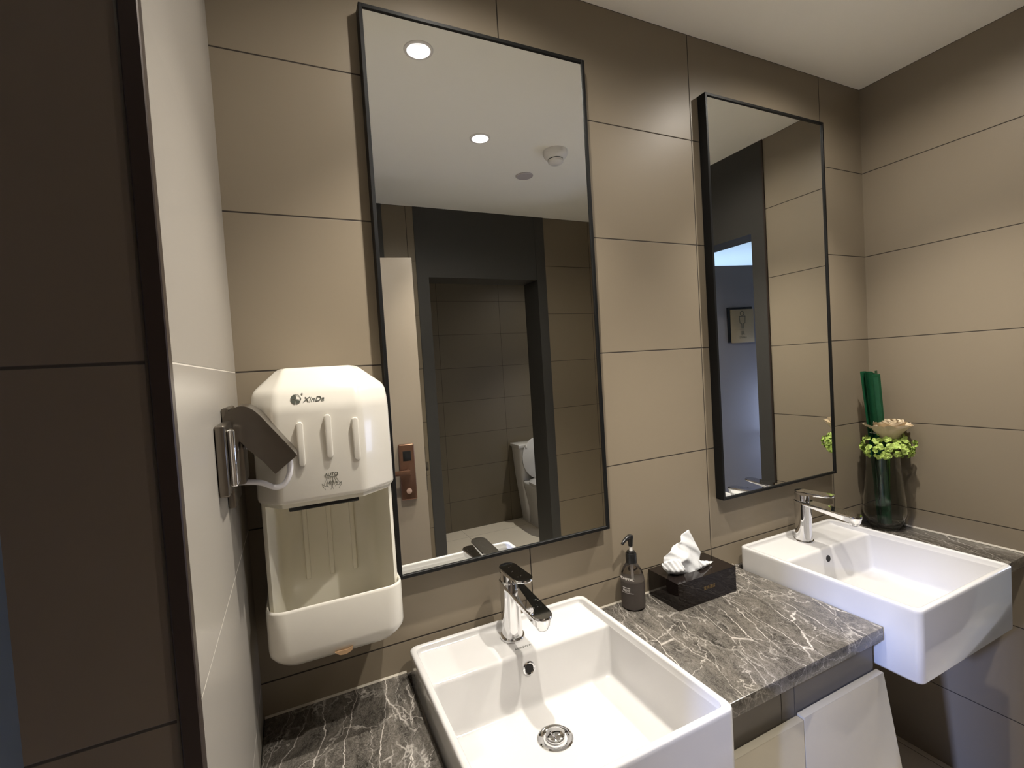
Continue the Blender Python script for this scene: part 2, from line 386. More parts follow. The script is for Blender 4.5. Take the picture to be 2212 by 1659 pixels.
# silicone bead where worktop meets tiles
bm = newbm(); prism(bm, [(0, 0), (-0.003, 0), (0, 0.0035)], 'x', 0.727, 1.279); prism(bm, [(0, 0), (-0.003, 0), (0, 0.0035)], 'x', 0.002, 0.275)
prism(bm, [(XR, 0), (XR-0.004, 0), (XR, 0.0045)], 'y', -0.40, -0.002)
bmesh.ops.translate(bm, verts=bm.verts, vec=(0, 0, H+0.0002))
struct(finish('trim_3', bm, 'silicone', smooth=False))

# ---- open door leaf with copper lock, hinged on the second frame
def leafbox(name, hx, hy, ex, ey, wd, th, z0, z1, m, label, cat):
    """leaf from the hinge (hx,hy) along unit (ex,ey)"""
    o = thing(name, label, cat, (hx, hy, 0)); return o
LE = Vector((math.cos(R(10)), math.sin(R(10)), 0)); LN = Vector((LE.y, -LE.x, 0))*-1     # LN points to the mirror wall
L0 = Vector((0.631, -1.178, 0)) - LE*0.74
dl = thing('door_leaf', 'open taupe door leaf with a copper lock, reflected in the tall mirror', 'door', L0)
def lmat(o, s, n, z):  # point in leaf frame
    return o + LE*s + LN*n + Vector((0, 0, z))
def leafpart(name, s0, s1, n0, n1, z0, z1, m, parent, bev=0.001, O=L0, ex=LE, ny=LN, seg=2):
    bm = newbm(); box(bm, s0, s1, n0, n1, z0, z1, bev=bev, seg=seg)
    bmesh.ops.transform(bm, matrix=basis(O, ex, ny), verts=bm.verts)
    return finish(name, bm, m, parent)
leafpart('panel', 0.0, 0.74, -0.042, 0.0, 0.012, 1.972, 'leaf', dl)
lp = leafpart('lock_plate', 0.622, 0.692, 0.0, 0.022, 0.873, 1.128, 'copper', dl, bev=0.006, seg=3)
leafpart('card_reader', 0.640, 0.676, 0.022, 0.0235, 1.052, 1.097, 'dark', lp, bev=0.0005)
bm = newbm()
b0 = basis(L0, LE, LN)
lathe(bm, [(0.0, 0.022), (0.012, 0.022), (0.012, 0.029), (0.0, 0.0305)], (0.658, 0, 0.915), 32, axis='y'); bmesh.ops.transform(bm, matrix=b0, verts=bm.verts)
finish('thumb_turn', bm, 'copper_l', lp)
bm = newbm()
lathe(bm, [(0.0, 0.02), (0.011, 0.02), (0.011, 0.055), (0.0, 0.055)], (0.658, 0, 1.005), 24, axis='y')
box(bm, 0.53, 0.668, 0.047, 0.062, 0.994, 1.016, bev=0.004); bmesh.ops.transform(bm, matrix=b0, verts=bm.verts)
finish('lever', bm, 'copper', lp)
bm = newbm(); box(bm, 0.738, 0.7435, -0.032, -0.010, 0.90, 1.10, bev=0.0005); box(bm, 0.742, 0.754, -0.030, -0.014, 0.99, 1.03, bev=0.002); bmesh.ops.transform(bm, matrix=b0, verts=bm.verts)
finish('latch', bm, 'steel', dl)

# ---- leaf of the right doorway, swung out into the corridor, with the toilet sign
E2 = Vector((0.969, 0.247, 0)).normalized(); N2 = Vector((-E2.y, E2.x, 0)); O2 = Vector((2.16, -1.138, 0))
d2 = thing('door_leaf', 'grey door leaf swung open beyond the right doorway, carrying the toilet sign', 'door', O2)
leafpart('panel', 0, 0.68, -0.04, 0, 0.012, 1.972, 'leaf2', d2, O=O2, ex=E2, ny=N2)
bm = newbm(); lathe(bm, [(0, 0.0), (0.026, 0.0), (0.026, 0.010), (0.012, 0.012), (0.010, 0.05), (0.0, 0.05)], (0.60, 0, 0.94), 32, axis='y'); box(bm, 0.49, 0.612, 0.038, 0.052, 0.93, 0.95, bev=0.004)
bmesh.ops.transform(bm, matrix=basis(O2, E2, N2), verts=bm.verts); finish('door_handle', bm, 'steel', d2)
sx0, sx1, sz0, sz1 = 0.335, 0.508, 1.508, 1.708
sg = thing('toilet_sign', 'small champagne and black toilet sign with a standing man pictogram on the grey door leaf', 'sign', O2+E2*(sx0+sx1)/2+Vector((0, 0, sz0)))
B2 = basis(O2, E2, N2)
bm = newbm(); box(bm, sx0, sx1-0.006, 0.0005, 0.008, sz0+0.004, sz1+0.014, bev=0.0008); bmesh.ops.transform(bm, matrix=B2, verts=bm.verts); finish('backing', bm, 'dark', sg)
bm = newbm(); box(bm, sx0+0.018, sx1, 0.008, 0.012, sz0, sz1, bev=0.0008); bmesh.ops.transform(bm, matrix=B2, verts=bm.verts); finish('plate', bm, 'signgold', sg)
# local picture plane: u to the viewer's right when read from the room side = -E2
cs = (sx0+0.018+sx1)/2
FB = basis(O2 + E2*cs + N2*0.0121 + Vector((0, 0, sz0)), -E2, (0, 0, 1))
def fsign(u, v, d): return FB @ Vector((u, v, d))
bm = newbm()
ribbon(bm, [(0.013*math.cos(2*math.pi*k/20), 0.176+0.0125*math.sin(2*math.pi*k/20)) for k in range(20)], 0.003, fsign, close=True)
ribbon(bm, [(-0.005, 0.085), (-0.005, 0.113), (-0.017, 0.118), (-0.020, 0.158), (0.020, 0.158), (0.017, 0.118), (0.005, 0.113), (0.005, 0.085)], 0.003, fsign)
ribbon(bm, [(-0.012, 0.077), (0.055, 0.077)], 0.0008, fsign)
merge(bm, text_bm('\u7537', 0.026, basis(fsign(0, 0.048, 0), -E2, (0, 0, 1))))
merge(bm, text_bm('GENTS', 0.016, basis(fsign(0, 0.026, 0), -E2, (0, 0, 1))))
finish('pictogram', bm, 'ink', sg, smooth=False)

# ================================================================== WORKTOP AND CABINET
yF = -0.407
poly = [(0.001, -0.001), (XR-0.001, -0.001), (XR-0.001, yF), (1.734, yF), (1.734, -0.012), (1.2785, -0.012), (1.2785, yF), (0.728, yF), (0.728, -0.012), (0.2750, -0.012), (0.2750, yF), (0.001, yF)]
bm = newbm(); prism(bm, poly, 'z', H-0.031, H, bev=0.0022, seg=2)
tag(finish('countertop', bm, 'marble'), 'dark grey worktop of white-veined marble running under both basins', 'worktop')
vc = thing('vanity_cabinet', 'wall-hung vanity cabinet with beige gloss doors below the marble worktop', 'cabinet', (1.0, 0, 0.28))
for xa, xb in ((0.735, 1.270), (0.02, 0.265)):
    bm = newbm(); box(bm, xa, xb, -0.385, -0.001, 0.28, H-0.031); finish('carcass', bm, 'cab', vc, smooth=False)
bm = newbm(); box(bm, 0.735, 0.949, -0.3865, -0.384, 0.66, H-0.032); box(bm, 0.951, 0.990, -0.3865, -0.384, 0.66, H-0.032); box(bm, 0.992, 1.270, -0.3865, -0.384, 0.66, H-0.032); finish('recess_board', bm, 'cab', vc, smooth=False)
bm = newbm(); box(bm, 0.735, 0.9925, -0.404, -0.388, 0.28, H-0.112, bev=0.0012); finish('cabinet_door', bm, 'cabdoor', vc)
bm = newbm(); prism(bm, [(0.9945, 0.28), (1.382, 0.28), (1.279, H-0.108), (0.9945, H-0.108)], 'y', -0.404, -0.388, bev=0.0012); finish('cabinet_door', bm, 'cabdoor', vc)
bm = newbm(); box(bm, 0.02, 0.265, -0.404, -0.388, 0.28, H-0.112, bev=0.0012); finish('cabinet_door', bm, 'cabdoor', vc)
vc['kind'] = 'thing'

# ================================================================== BASINS
def make_basin(loc, label, group, logo, ring):
    W2 = 0.220; D = 0.457
    t = thing('wash_basin', label, 'basin', loc, group)
    t.location = (0, 0, 0)
    bm = newbm(); Rg = []
    def O(inset, z, r): Rg.append(flat(rr(-W2+inset, W2-inset, -D+inset, -inset, r), z))
    O(0.012, -0.105, 0.012); O(0.004, -0.103, 0.014); O(0.0, -0.097, 0.016); O(0, 0.0, 0.016); O(0, 0.055, 0.016)
    for k in range(1, 6):
        a = R(90*k/5); O(0.0055*(1-math.cos(a)), 0.0595+0.0055*math.sin(a), 0.016)
    for k in range(1, 6):
        a = R(90*k/5); O(0.0085+0.0045*math.sin(a), 0.065-0.0045*(1-math.cos(a)), 0.014)
    # inner wall of the rim down to the tap ledge
    i0, i1 = -W2+0.014, W2-0.014
    Rg.append(flat(rr(i0, i1, -D+0.014, -0.014, 0.012), 0.055))
    Rg.append(flat(rr(i0+0.001, i1-0.001, -D+0.015, -0.019, 0.012), 0.0515))
    yb = -0.115
    for k in range(0, 6):
        a = R(90*k/5); Rg.append(flat(rr(i0+0.0015, i1-0.0015, -D+0.0155, yb-0.010*math.sin(a), 0.013), 0.0500-0.010*(1-math.cos(a))))
    Rg.append(flat(rr(i0+0.008, i1-0.008, -D+0.024, yb-0.022, 0.014), -0.043))
    for k in range(1, 7):
        a = R(90*k/6); q = 0.011*(1-math.cos(a))
        Rg.append(flat(rr(i0+0.009+q, i1-0.009-q, -D+0.025+q, yb-0.023-q, 0.015), -0.046-0.011*math.sin(a)))
    Rg.append(flat(rr(-0.10, 0.10, -0.33, -0.20, 0.05), -0.0595))
    loft(bm, Rg)
    body = finish('bowl', bm, 'ceramic', t, ang=50)
    # drain
    dc = (-0.002, -0.232, -0.0595)
    bm = newbm(); lathe(bm, [(0.0, -0.003), (0.034, -0.003), (0.034, 0.0018), (0.031, 0.0035), (0.024, 0.0018), (0.021, -0.0015), (0.0, -0.0015)], dc); dr = finish('drain', bm, 'chrome', t)
    bm = newbm(); lathe(bm, [(0.0, -0.001), (0.016, -0.001), (0.0185, 0.006), (0.0175, 0.0095), (0.012, 0.0125), (0.005, 0.0138), (0.0, 0.014)], dc); finish('drain_plug', bm, 'chrome', dr)
    # overflow on the sloping rear wall
    n = Vector((0, -0.99, 0.13)).normalized(); c = Vector((0, yb-0.0132, 0.018)); bs = basis(c, (1, 0, 0), n.cross(Vector((1, 0, 0))))
    if ring:
        bm = newbm(); lathe(bm, [(0.0095, -0.004), (0.0095, 0.002), (0.0115, 0.0032), (0.0138, 0.0018), (0.0142, -0.001)], (0, 0, 0), 32, False, False); bmesh.ops.transform(bm, matrix=bs, verts=bm.verts); finish('overflow_ring', bm, 'chrome', t)
    bm = newbm(); lathe(bm, [(0.0, 0.0007), (0.0096, 0.0007), (0.0096, -0.001), (0, -0.001)], (0, 0, 0), 32); bmesh.ops.transform(bm, matrix=bs, verts=bm.verts); finish('overflow_hole', bm, 'void', t)
    if logo:
        bm = text_bm(logo, 0.0088, basis((0.0, -0.1075, 0.0502), (1, 0, 0), (0, 1, 0)), th=0.0003, sx=1.15); finish('maker_mark', bm, 'ink', t, smooth=False)
    t.location = loc
    return t
make_basin((0.499, -0.020, H), 'white ceramic basin nearest the camera, below the tall mirror, with a chrome overflow ring', 'rectangular white basins', 'ANNWA', True)
make_basin((1.505, -0.020, H), 'white ceramic basin farther right, in front of the flower vase corner', 'rectangular white basins', None, False)

# ================================================================== TAPS
def stadium(w_, y0, y1, n=10):
    """outline in x,y : straight sides, round ends, y0 rear > y1 front"""
    r = w_/2; out = []
    for k in range(n+1):
        a = R(180*k/n); out.append((r*math.cos(a), y0-r+r*math.sin(a)*1.0))
    for k in range(n+1):
        a = R(180+180*k/n); out.append((r*math.cos(a), y1+r+r*math.sin(a)))
    return out
def make_tap(loc, label, group):
    t = thing('basin_tap', label, 'tap', (0, 0, 0), group)
    bm = newbm(); lathe(bm, [(0.0, 0), (0.0265, 0), (0.0275, 0.002), (0.0275, 0.005), (0.0262, 0.0068), (0.020, 0.0072), (0, 0.0072)], (0, 0, 0), 48); finish('flange', bm, 'chrome', t)
    bm = newbm(); rings = []
    for z, rx_, ry_ in ((0.006, 0.0225, 0.0235), (0.012, 0.0220, 0.023), (0.05, 0.0208, 0.0225), (0.09, 0.0202, 0.023), (0.110, 0.0204, 0.0235), (0.1275, 0.0208, 0.0240), (0.1285, 0.0200, 0.0232)):
        rings.append([(rx_*math.copysign(abs(math.cos(a))**0.85, math.cos(a)), ry_*math.copysign(abs(math.sin(a))**0.85, math.sin(a)), z) for a in [2*math.pi*k/48 for k in range(48)]])
    loft(bm, rings); finish('body', bm, 'chrome', t, ang=35)
    # spout: flat blade falling slightly to the front, thick at its mouth
    bm = newbm(); o = stadium(0.042, 0.0225, -0.168)
    def zt(y): return 0.1285 - 0.011*max(0, -y)/0.168
    def th(y):
        f = max(0, min(1, (-y-0.118)/0.03)); return 0.0095+0.011*f*f*(3-2*f)
    def sh(k, e=1.0): return [(x*k, (y+0.07)*(1-(1-k)*0.25)-0.07) for x, y in o]
    rg = []
    a = sh(0.95); rg.append([(x, y, zt(y)+0.0005) for x, y in a])
    a = sh(1.0); rg.append([(x, y, zt(y)-0.0015) for x, y in a])
    rg.append([(x, y, zt(y)-0.0045) for x, y in a])
    a = sh(0.93); rg.append([(x, y, zt(y)-0.0075) for x, y in a])
    a = sh(0.80); rg.append([(x, y, zt(y)-th(y)) for x, y in a])
    loft(bm, rg, True, True)
    lathe(bm, [(0.0, -0.021), (0.0115, -0.021), (0.0145, -0.010), (0.0155, 0)], (0, -0.148, 0.112), 28, True, False)
    finish('spout', bm, 'chrome', t, ang=50)
    bm = newbm(); lathe(bm, [(0.0, 0.0), (0.0105, 0.0), (0.0105, -0.001), (0, -0.001)], (0, -0.148, 0.0908), 24); finish('aerator', bm, 'dark', t)
    # lever: cartridge cap and stadium-shaped handle plate
    bm = newbm(); rings = []
    for z, k in ((0.1285, 0.90), (0.1295, 0.93), (0.1300, 0.93), (0.150, 0.985)):
        rings.append([(0.0205*k*math.cos(a), 0.0225*k*math.sin(a), z) for a in [2*math.pi*q/40 for q in range(40)]])
    loft(bm, rings)
    o2 = stadium(0.041, 0.0225, -0.095)
    def zl(y): return 0.158+0.004*max(0, -y)/0.095
    rg = []
    def thl(y): return 0.0115 if y > -0.015 else (0.0115-0.006*min(1, (-y-0.015)/0.03))
    for k, q in ((0.955, 0.0006), (1.0, -0.0012), (1.0, -0.0030)):
        rg.append([(x*k, (y+0.036)*(1-(1-k)*0.4)-0.036, zl(y)+q) for x, y in o2])
    rg.append([(x*0.93, (y+0.036)*0.97-0.036, zl(y)-thl(y)) for x, y in o2])
    loft(bm, rg)
    finish('lever', bm, 'chrome', t, ang=50)
    # a few water drops left on the plate of the lever and the spout
    bm = newbm(); rnd = random.Random(3)
    for i in range(46):
        if i < 20: x = rnd.uniform(-0.016, 0.016); y = rnd.uniform(-0.088, 0.008); z = zl(y)+0.0004
        else: x = rnd.uniform(-0.017, 0.017); y = rnd.uniform(-0.162, -0.098); z = zt(y)+0.0003
        r = rnd.choice((0.0006, 0.0009, 0.0013))
        lathe(bm, [(r, 0), (r*0.8, r*0.3), (r*0.4, r*0.5), (0, r*0.55)], (x, y, z), 8, True, True)
    dwt = finish('water_drops', bm, 'glass', t); dwt['kind'] = 'stuff'
    t.location = loc
    return t
t1 = make_tap((0.497, -0.078, H+0.0502), 'chrome lever tap on the basin nearest the camera', 'chrome basin taps')
dup(t1, (1.503, -0.078, H+0.0502), 'chrome lever tap on the farther right basin, beside the flower vase')

# ================================================================== MIRRORS
def make_mirror(x0, label):
    x1 = x0+0.541; z0, z1 = H+0.2155, H+1.3965; d = 0.03; f = 0.008
    t = thing('wall_mirror', label, 'mirror', (0, 0, 0), 'tall black-framed mirrors')
    bm = newbm()
    box(bm, x0, x0+f, -d, -0.001, z0, z1, bev=0.0008, seg=1); box(bm, x1-f, x1, -d, -0.001, z0, z1, bev=0.0008, seg=1)
    box(bm, x0+f-0.001, x1-f+0.001, -d+0.0002, -0.001, z1-f, z1, bev=0.0008, seg=1); box(bm, x0+f-0.001, x1-f+0.001, -d+0.0002, -0.001, z0, z0+f, bev=0.0008, seg=1)
    bmesh.ops.translate(bm, verts=bm.verts, vec=(-x0, 0, -z0)); finish('frame', bm, 'black', t, smooth=False)
    bm = newbm(); box(bm, f-0.001, x1-x0-f+0.001, -0.026, -0.020, f-0.001, z1-z0-f+0.001); finish('mirror_glass', bm, 'mirror', t, smooth=False)
    t.location = (x0, 0, z0)
    return t
m1 = make_mirror(0.268, 'tall black-framed mirror next to the white hand dryer, reflecting door and toilet cubicle')
dup(m1, (1.2195, 0, H+0.2155), 'narrower-looking black-framed mirror toward the corner, reflecting the grey doorway and toilet sign')

# ================================================================== HAND DRYER
hd = thing('hand_dryer', 'white automatic hand dryer with drip tray on the wall beside the tall mirror', 'hand dryer', (0.14, 0, H+0.165))
bm = newbm()
def sec(z, x0, x1, f0, f1, yc, yf):
    return [(x0, -0.004, z), (x0, yc, z), (f0, yf, z), (f1, yf, z), (x1, yc, z), (x1, -0.004, z)]
zz = H
rg = [sec(zz+0.446, 0.029, 0.252, 0.062, 0.196, -0.142, -0.184),
      sec(zz+0.600, 0.029, 0.252, 0.064, 0.196, -0.138, -0.180),
      sec(zz+0.630, 0.032, 0.249, 0.068, 0.194, -0.130, -0.168),
      sec(zz+0.668, 0.073, 0.205, 0.080, 0.194, -0.095, -0.135)]
loft(bm, rg)
bmesh.ops.recalc_face_normals(bm, faces=bm.faces)
bmesh.ops.bevel(bm, geom=[e for e in bm.edges], offset=0.008, segments=4, affect='EDGES', profile=0.5, clamp_overlap=True)
finish('hood', bm, 'plastic', hd, ang=60)
bm = newbm(); loft(bm, [sec(zz+0.440, 0.036, 0.245, 0.066, 0.192, -0.136, -0.177), sec(zz+0.448, 0.036, 0.245, 0.066, 0.192, -0.136, -0.177)]); finish('hood_lip', bm, 'plastic2', hd, smooth=False)
bm = newbm(); box(bm, 0.075, 0.185, -0.172, -0.135, zz+0.432, zz+0.441, bev=0.002); finish('air_outlet', bm, 'dark', hd)
for x, za, zb in ((0.100, 0.506, 0.579), (0.143, 0.514, 0.587), (0.186, 0.505, 0.578)):
    bm = newbm(); o = [(x+0.0052*math.cos(a), (zz+(zb-0.0052 if s > 0 else za+0.0052))+0.0052*math.sin(a)) for s, rng in ((1, range(0, 9)), (-1, range(8, 17))) for a in [math.pi*k/8 for k in rng]]
    prism(bm, o, 'y', -0.1865, -0.176); bmesh.ops.bevel(bm, geom=[e for e in bm.edges if all(abs(v.co.y+0.1865) < 1e-5 for v in e.verts)], offset=0.0018, segments=3, affect='EDGES', profile=0.5)
    finish('rib', bm, 'plastic', hd)
bm = newbm(); lathe(bm, [(0, 0), (0.0053, 0), (0.0053, -0.0006), (0, -0.0006)], (0.1405, -0.1812, zz+0.5015), 28, axis='y'); finish('sensor_eye', bm, 'void', hd)
def fh(u, v, d): return Vector((0.1425+u*0.78, -0.1832-d, zz+0.4725+v*0.9))
bm = newbm()
ribbon(bm, [(-0.0135, 0.016), (-0.012, 0.0125), (-0.008, 0.0115), (0.008, 0.0115), (0.012, 0.0125), (0.0135, 0.016)], 0.0007, fh)
for x0_, x1_ in ((-0.009, -0.016), (-0.0055, -0.0105), (-0.002, -0.004), (0.002, 0.004), (0.0055, 0.0105), (0.009, 0.016)):
    for q in range(5):
        a, b = q/5, q/5+0.12; ribbon(bm, [(x0_+(x1_-x0_)*a, 0.010-0.012*a), (x0_+(x1_-x0_)*b, 0.010-0.012*b)], 0.0006, fh)
for s in (-1, 1):
    ribbon(bm, [(s*0.019, 0.0), (s*0.018, -0.006), (s*0.014, -0.010), (s*0.013, -0.014)], 0.0007, fh)
    ribbon(bm, [(s*0.018, -0.001), (s*0.014, -0.005), (s*0.010, -0.0045), (s*0.006, -0.007)], 0.0006, fh)
    ribbon(bm, [(s*0.001, -0.002), (s*0.001, -0.009), (s*0.004, -0.014)], 0.0007, fh)
    for j in range(4):
        u = s*(0.0115-0.003*j); ribbon(bm, [(u, -0.004), (u-s*0.001, 0.001+0.001*j), (u-s*0.0022, -0.001)], 0.0005, fh)
merge(bm, text_bm('AUTO', 0.0075, basis(fh(0, 0.0132, 0), (1, 0, 0), (0, 0, 1)), shear=0.1))
finish('hand_icon', bm, 'ink', hd, smooth=False)
def fl(u, v, d): return Vector((0.0975+u, -0.1742-d*0.5+v*0.40, zz+0.6155+v))
bm = newbm(); r0 = 0.0078
def wedge(a0, a1, ri, fill):
    P = [(0.0006*math.cos(R((a0+a1)/2)), 0.0006*math.sin(R((a0+a1)/2)))]+[(r0*math.cos(R(a)), r0*math.sin(R(a))) for a in [a0+(a1-a0)*k/8 for k in range(9)]]
    if fill: loft(bm, [[fl(u, v, 0.0) for u, v in P], [fl(u, v, 0.0014) for u, v in P]])
    else: ribbon(bm, P, 0.0008, lambda u, v, d: fl(u, v, d+0.0012), close=True)
for a0, a1, fill in ((95, 175, 1), (185, 265, 1), (275, 335, 1), (-15, 85, 0)): wedge(a0, a1, 0, fill)
merge(bm, text_bm('XinDa', 0.0125, basis(fl(0.0105, -0.0055, 0.0010), (1, 0, 0), (0, 0.40, 1)), shear=0.35, align='LEFT'))
merge(bm, text_bm('\u00ae', 0.0045, basis(fl(0.0085, 0.0065, 0.0010), (1, 0, 0), (0, 0.40, 1)), align='LEFT'))
finish('brand_mark', bm, 'ink', hd, smooth=False)
# open duct below the hood
bm = newbm()
def usec(z, k=0.0):
    xo0, xo1 = 0.033+k, 0.248-k
    return [(xo0, -0.004, z), (xo0, -0.128, z), (xo0+0.006, -0.132, z), (xo0+0.010, -0.125, z), (xo0+0.022, -0.055, z), (xo0+0.040, -0.030, z), (xo1-0.040, -0.030, z), (xo1-0.022, -0.055, z), (xo1-0.010, -0.125, z), (xo1-0.006, -0.132, z), (xo1, -0.128, z), (xo1, -0.004, z)]
loft(bm, [usec(zz+z) for z in (0.190, 0.30, 0.38, 0.444)])
finish('duct', bm, 'plastic2', hd, ang=60)
for x in (0.098, 0.141, 0.184):
    bm = newbm(); box(bm, x-0.0045, x+0.0045, -0.034, -0.028, zz+0.262, zz+0.440, bev=0.0025, seg=3); finish('duct_rib', bm, 'plastic2', hd)
bm = newbm(); Rg = []
def T(i, z, r, yb=-0.004): Rg.append(flat(rr(0.027+i, 0.253-i, -0.164+i, yb, r), zz+z))
T(0.022, 0.165, 0.03); T(0.014, 0.167, 0.034); T(0.006, 0.176, 0.036); T(0.001, 0.186, 0.034); T(0.0, 0.194, 0.033); T(0, 0.262, 0.031); T(0.0008, 0.2655, 0.03); T(0.0025, 0.267, 0.029); T(0.0045, 0.2655, 0.027, -0.0265); T(0.005, 0.262, 0.027, -0.0265); T(0.007, 0.21, 0.026, -0.0265); T(0.02, 0.195, 0.02, -0.0275)
loft(bm, Rg); finish('drip_tray', bm, 'plastic', hd, ang=50)
bm = newbm(); prism(bm, [(0.128, 0.1755), (0.135, 0.1765), (0.148, 0.1755), (0.158, 0.1785), (0.156, 0.1715), (0.146, 0.1680), (0.136, 0.1690)], 'y', -0.1625, -0.1535); bmesh.ops.translate(bm, verts=bm.verts, vec=(0, 0, zz)); finish('sticker', bm, 'sticker', hd, smooth=False)

# ================================================================== STEEL SOCKET COVER AND CORD
so = thing('wall_socket', 'brushed steel wall socket with a raised curved cover flap, left of the hand dryer', 'socket', (0, -0.25, H+0.50))
bm = newbm(); box(bm, 0.0005, 0.0125, -0.330, -0.240, zz+0.503, zz+0.595, bev=0.003, seg=3); finish('base_plate', bm, 'steel', so)
bm = newbm(); box(bm, 0.0125, 0.0215, -0.318, -0.250, zz+0.513, zz+0.588, bev=0.003, seg=3); finish('inner_frame', bm, 'chrome', so)
bm = newbm(); box(bm, 0.0005, 0.010, -0.250, -0.165, zz+0.470, zz+0.613, bev=0.0025, seg=2); box(bm, 0.010, 0.024, -0.238, -0.180, zz+0.500, zz+0.590, bev=0.003); finish('mounting_box', bm, 'steel', so)
bm = newbm(); lathe(bm, [(0, -0.005), (0.0035, -0.005), (0.0035, 0.005), (0, 0.005)], (0.024, -0.21, zz+0.56), 16, axis='x'); finish('screw', bm, 'chrome', so)
# the flap: side cheeks + curved top sheet
top = [(0.002, 0.5995), (0.010, 0.608), (0.022, 0.6135), (0.034, 0.611), (0.046, 0.6005), (0.060, 0.581), (0.078, 0.556), (0.0925, 0.5345)]
def smooth2(P, k=5):
    out = []
    for i in range(len(P)-1):
        p0, p1, p2, p3 = [Vector(P[min(max(j, 0), len(P)-1)]) for j in (i-1, i, i+1, i+2)]
        for q in range(k):
            f = q/k; v = 0.5*((2*p1)+(-p0+p2)*f+(2*p0-5*p1+4*p2-p3)*f*f+(-p0+3*p1-3*p2+p3)*f**3); out.append((v.x, v.y))
    return out+[tuple(P[-1])]
top = smooth2(top)
botm = [(0.0625, 0.5115), (0.048, 0.532), (0.030, 0.552), (0.014, 0.575), (0.004, 0.590)]
for y0, y1 in ((-0.2515, -0.2490), (-0.1685, -0.166)):
    bm = newbm(); prism(bm, [(u, v+zz) for u, v in top+botm], 'y', y0, y1); finish('flap_cheek', bm, 'steel', so, smooth=False)
bm = newbm()
outer = [(u+0.0006, v+zz+0.0008) for u, v in top]; inner = [(u-0.0008, v+zz-0.0012) for u, v in top]
loft(bm, [[(u, -0.2525, v) for u, v in outer+inner[::-1]], [(u, -0.165, v) for u, v in outer+inner[::-1]]]); finish('flap_top', bm, 'steel', so, ang=50)
bm = newbm(); P = [(0.010, 0.500), (0.024, 0.4985), (0.042, 0.4945), (0.058, 0.4855), (0.070, 0.4865), (0.0785, 0.497), (0.0825, 0.513), (0.080, 0.530), (0.064, 0.548), (0.034, 0.552), (0.0245, 0.552)]
tube(bm, [(u, -0.215, v+zz) for u, v in P], 0.0042, 12, 6)
tag(finish('power_cord', bm, 'cord'), 'white power cord looping out from under the steel socket flap', 'cord')

# ================================================================== SOAP BOTTLE
bx_, by_ = 0.866, -0.036
sb = thing('soap_dispenser', 'smoky grey pump bottle of liquid soap beside the black tissue box', 'soap dispenser', (bx_, by_, H+0.0003))
prof = [(0.0, 0.0), (0.0285, 0.0), (0.0305, 0.003), (0.031, 0.01), (0.031, 0.068), (0.0305, 0.078), (0.028, 0.090), (0.023, 0.102), (0.0165, 0.112), (0.0135, 0.118), (0.013, 0.121)]
bm = newbm(); lathe(bm, prof, (bx_, by_, H+0.0003), 56, True, False)
lathe(bm, [(max(0, r-0.0016), max(0.0022, z)) for r, z in prof], (bx_, by_, H+0.0003), 56, True, False)
finish('bottle', bm, 'smoke', sb)
bm = newbm(); lathe(bm, [(0, 0.003), (0.0270, 0.003), (0.0290, 0.008), (0.0290, 0.066), (0.0288, 0.072), (0, 0.072)], (bx_, by_, H), 40); finish('liquid', bm, 'liquid', sb)
bm = newbm(); tube(bm, [(bx_, by_, H+0.120), (bx_+0.001, by_, H+0.08), (bx_+0.006, by_+0.002, H+0.04), (bx_+0.0, by_-0.004, H+0.008)], 0.0028, 10, 5); finish('dip_tube', bm, 'whitep', sb)
bm = newbm(); lathe(bm, [(0, 0.117), (0.0142, 0.117), (0.0142, 0.141), (0.0132, 0.1425), (0.0105, 0.1428), (0.0105, 0.147), (0.0065, 0.148), (0, 0.148)], (bx_, by_, H), 36)
finish('collar', bm, 'dark', sb)
bm = newbm(); lathe(bm, [(0, 0.145), (0.0045, 0.145), (0.0045, 0.162), (0, 0.162)], (bx_, by_, H), 20); finish('piston', bm, 'whitep', sb)
bm = newbm(); lathe(bm, [(0, 0.160), (0.0055, 0.160), (0.0072, 0.180), (0.0085, 0.184), (0.0075, 0.1885), (0.003, 0.190), (0, 0.190)], (bx_, by_, H), 24)
tube(bm, [(bx_+0.002, by_, H+0.1855), (bx_-0.012, by_-0.003, H+0.184), (bx_-0.024, by_-0.006, H+0.180), (bx_-0.033, by_-0.008, H+0.1735)], 0.005, 12, 4, radii=[0.0055, 0.0055, 0.0045, 0.0035])
finish('pump_head', bm, 'dark', sb)
# printed lettering wrapped round the front of the bottle, facing left of the camera
def wrap(bmt, a0, rad, zc):
    for v in bmt.verts:
        a = a0 + v.co.x/rad; rr_ = rad + v.co.z
        v.co = Vector((bx_+rr_*math.cos(a), by_+rr_*math.sin(a), zc+v.co.y))
bm = newbm(); I4 = Matrix.Identity(4); aa = R(199)
for s, sz, dz in (('NOMPEAL', 0.0095, 0.0800), ('PRESS', 0.0085, 0.0500), ('GENTLE CARE', 0.0035, 0.0585)):
    t_ = text_bm(s, sz, I4, th=0.0003)
    bmesh.ops.subdivide_edges(t_, edges=t_.edges, cuts=1) if len(t_.verts) < 4000 else None
    wrap(t_, aa, 0.0312 if dz < 0.07 else 0.0306, H+dz); merge(bm, t_)
t_ = bmesh.new(); box(t_, -0.016, 0.020, 0, 0.0007, -0.0001, 0.0003); bmesh.ops.subdivide_edges(t_, edges=t_.edges, cuts=10); wrap(t_, aa, 0.0312, H+0.0465); merge(bm, t_)
finish('label_print', bm, 'ink_w', sb, smooth=False)

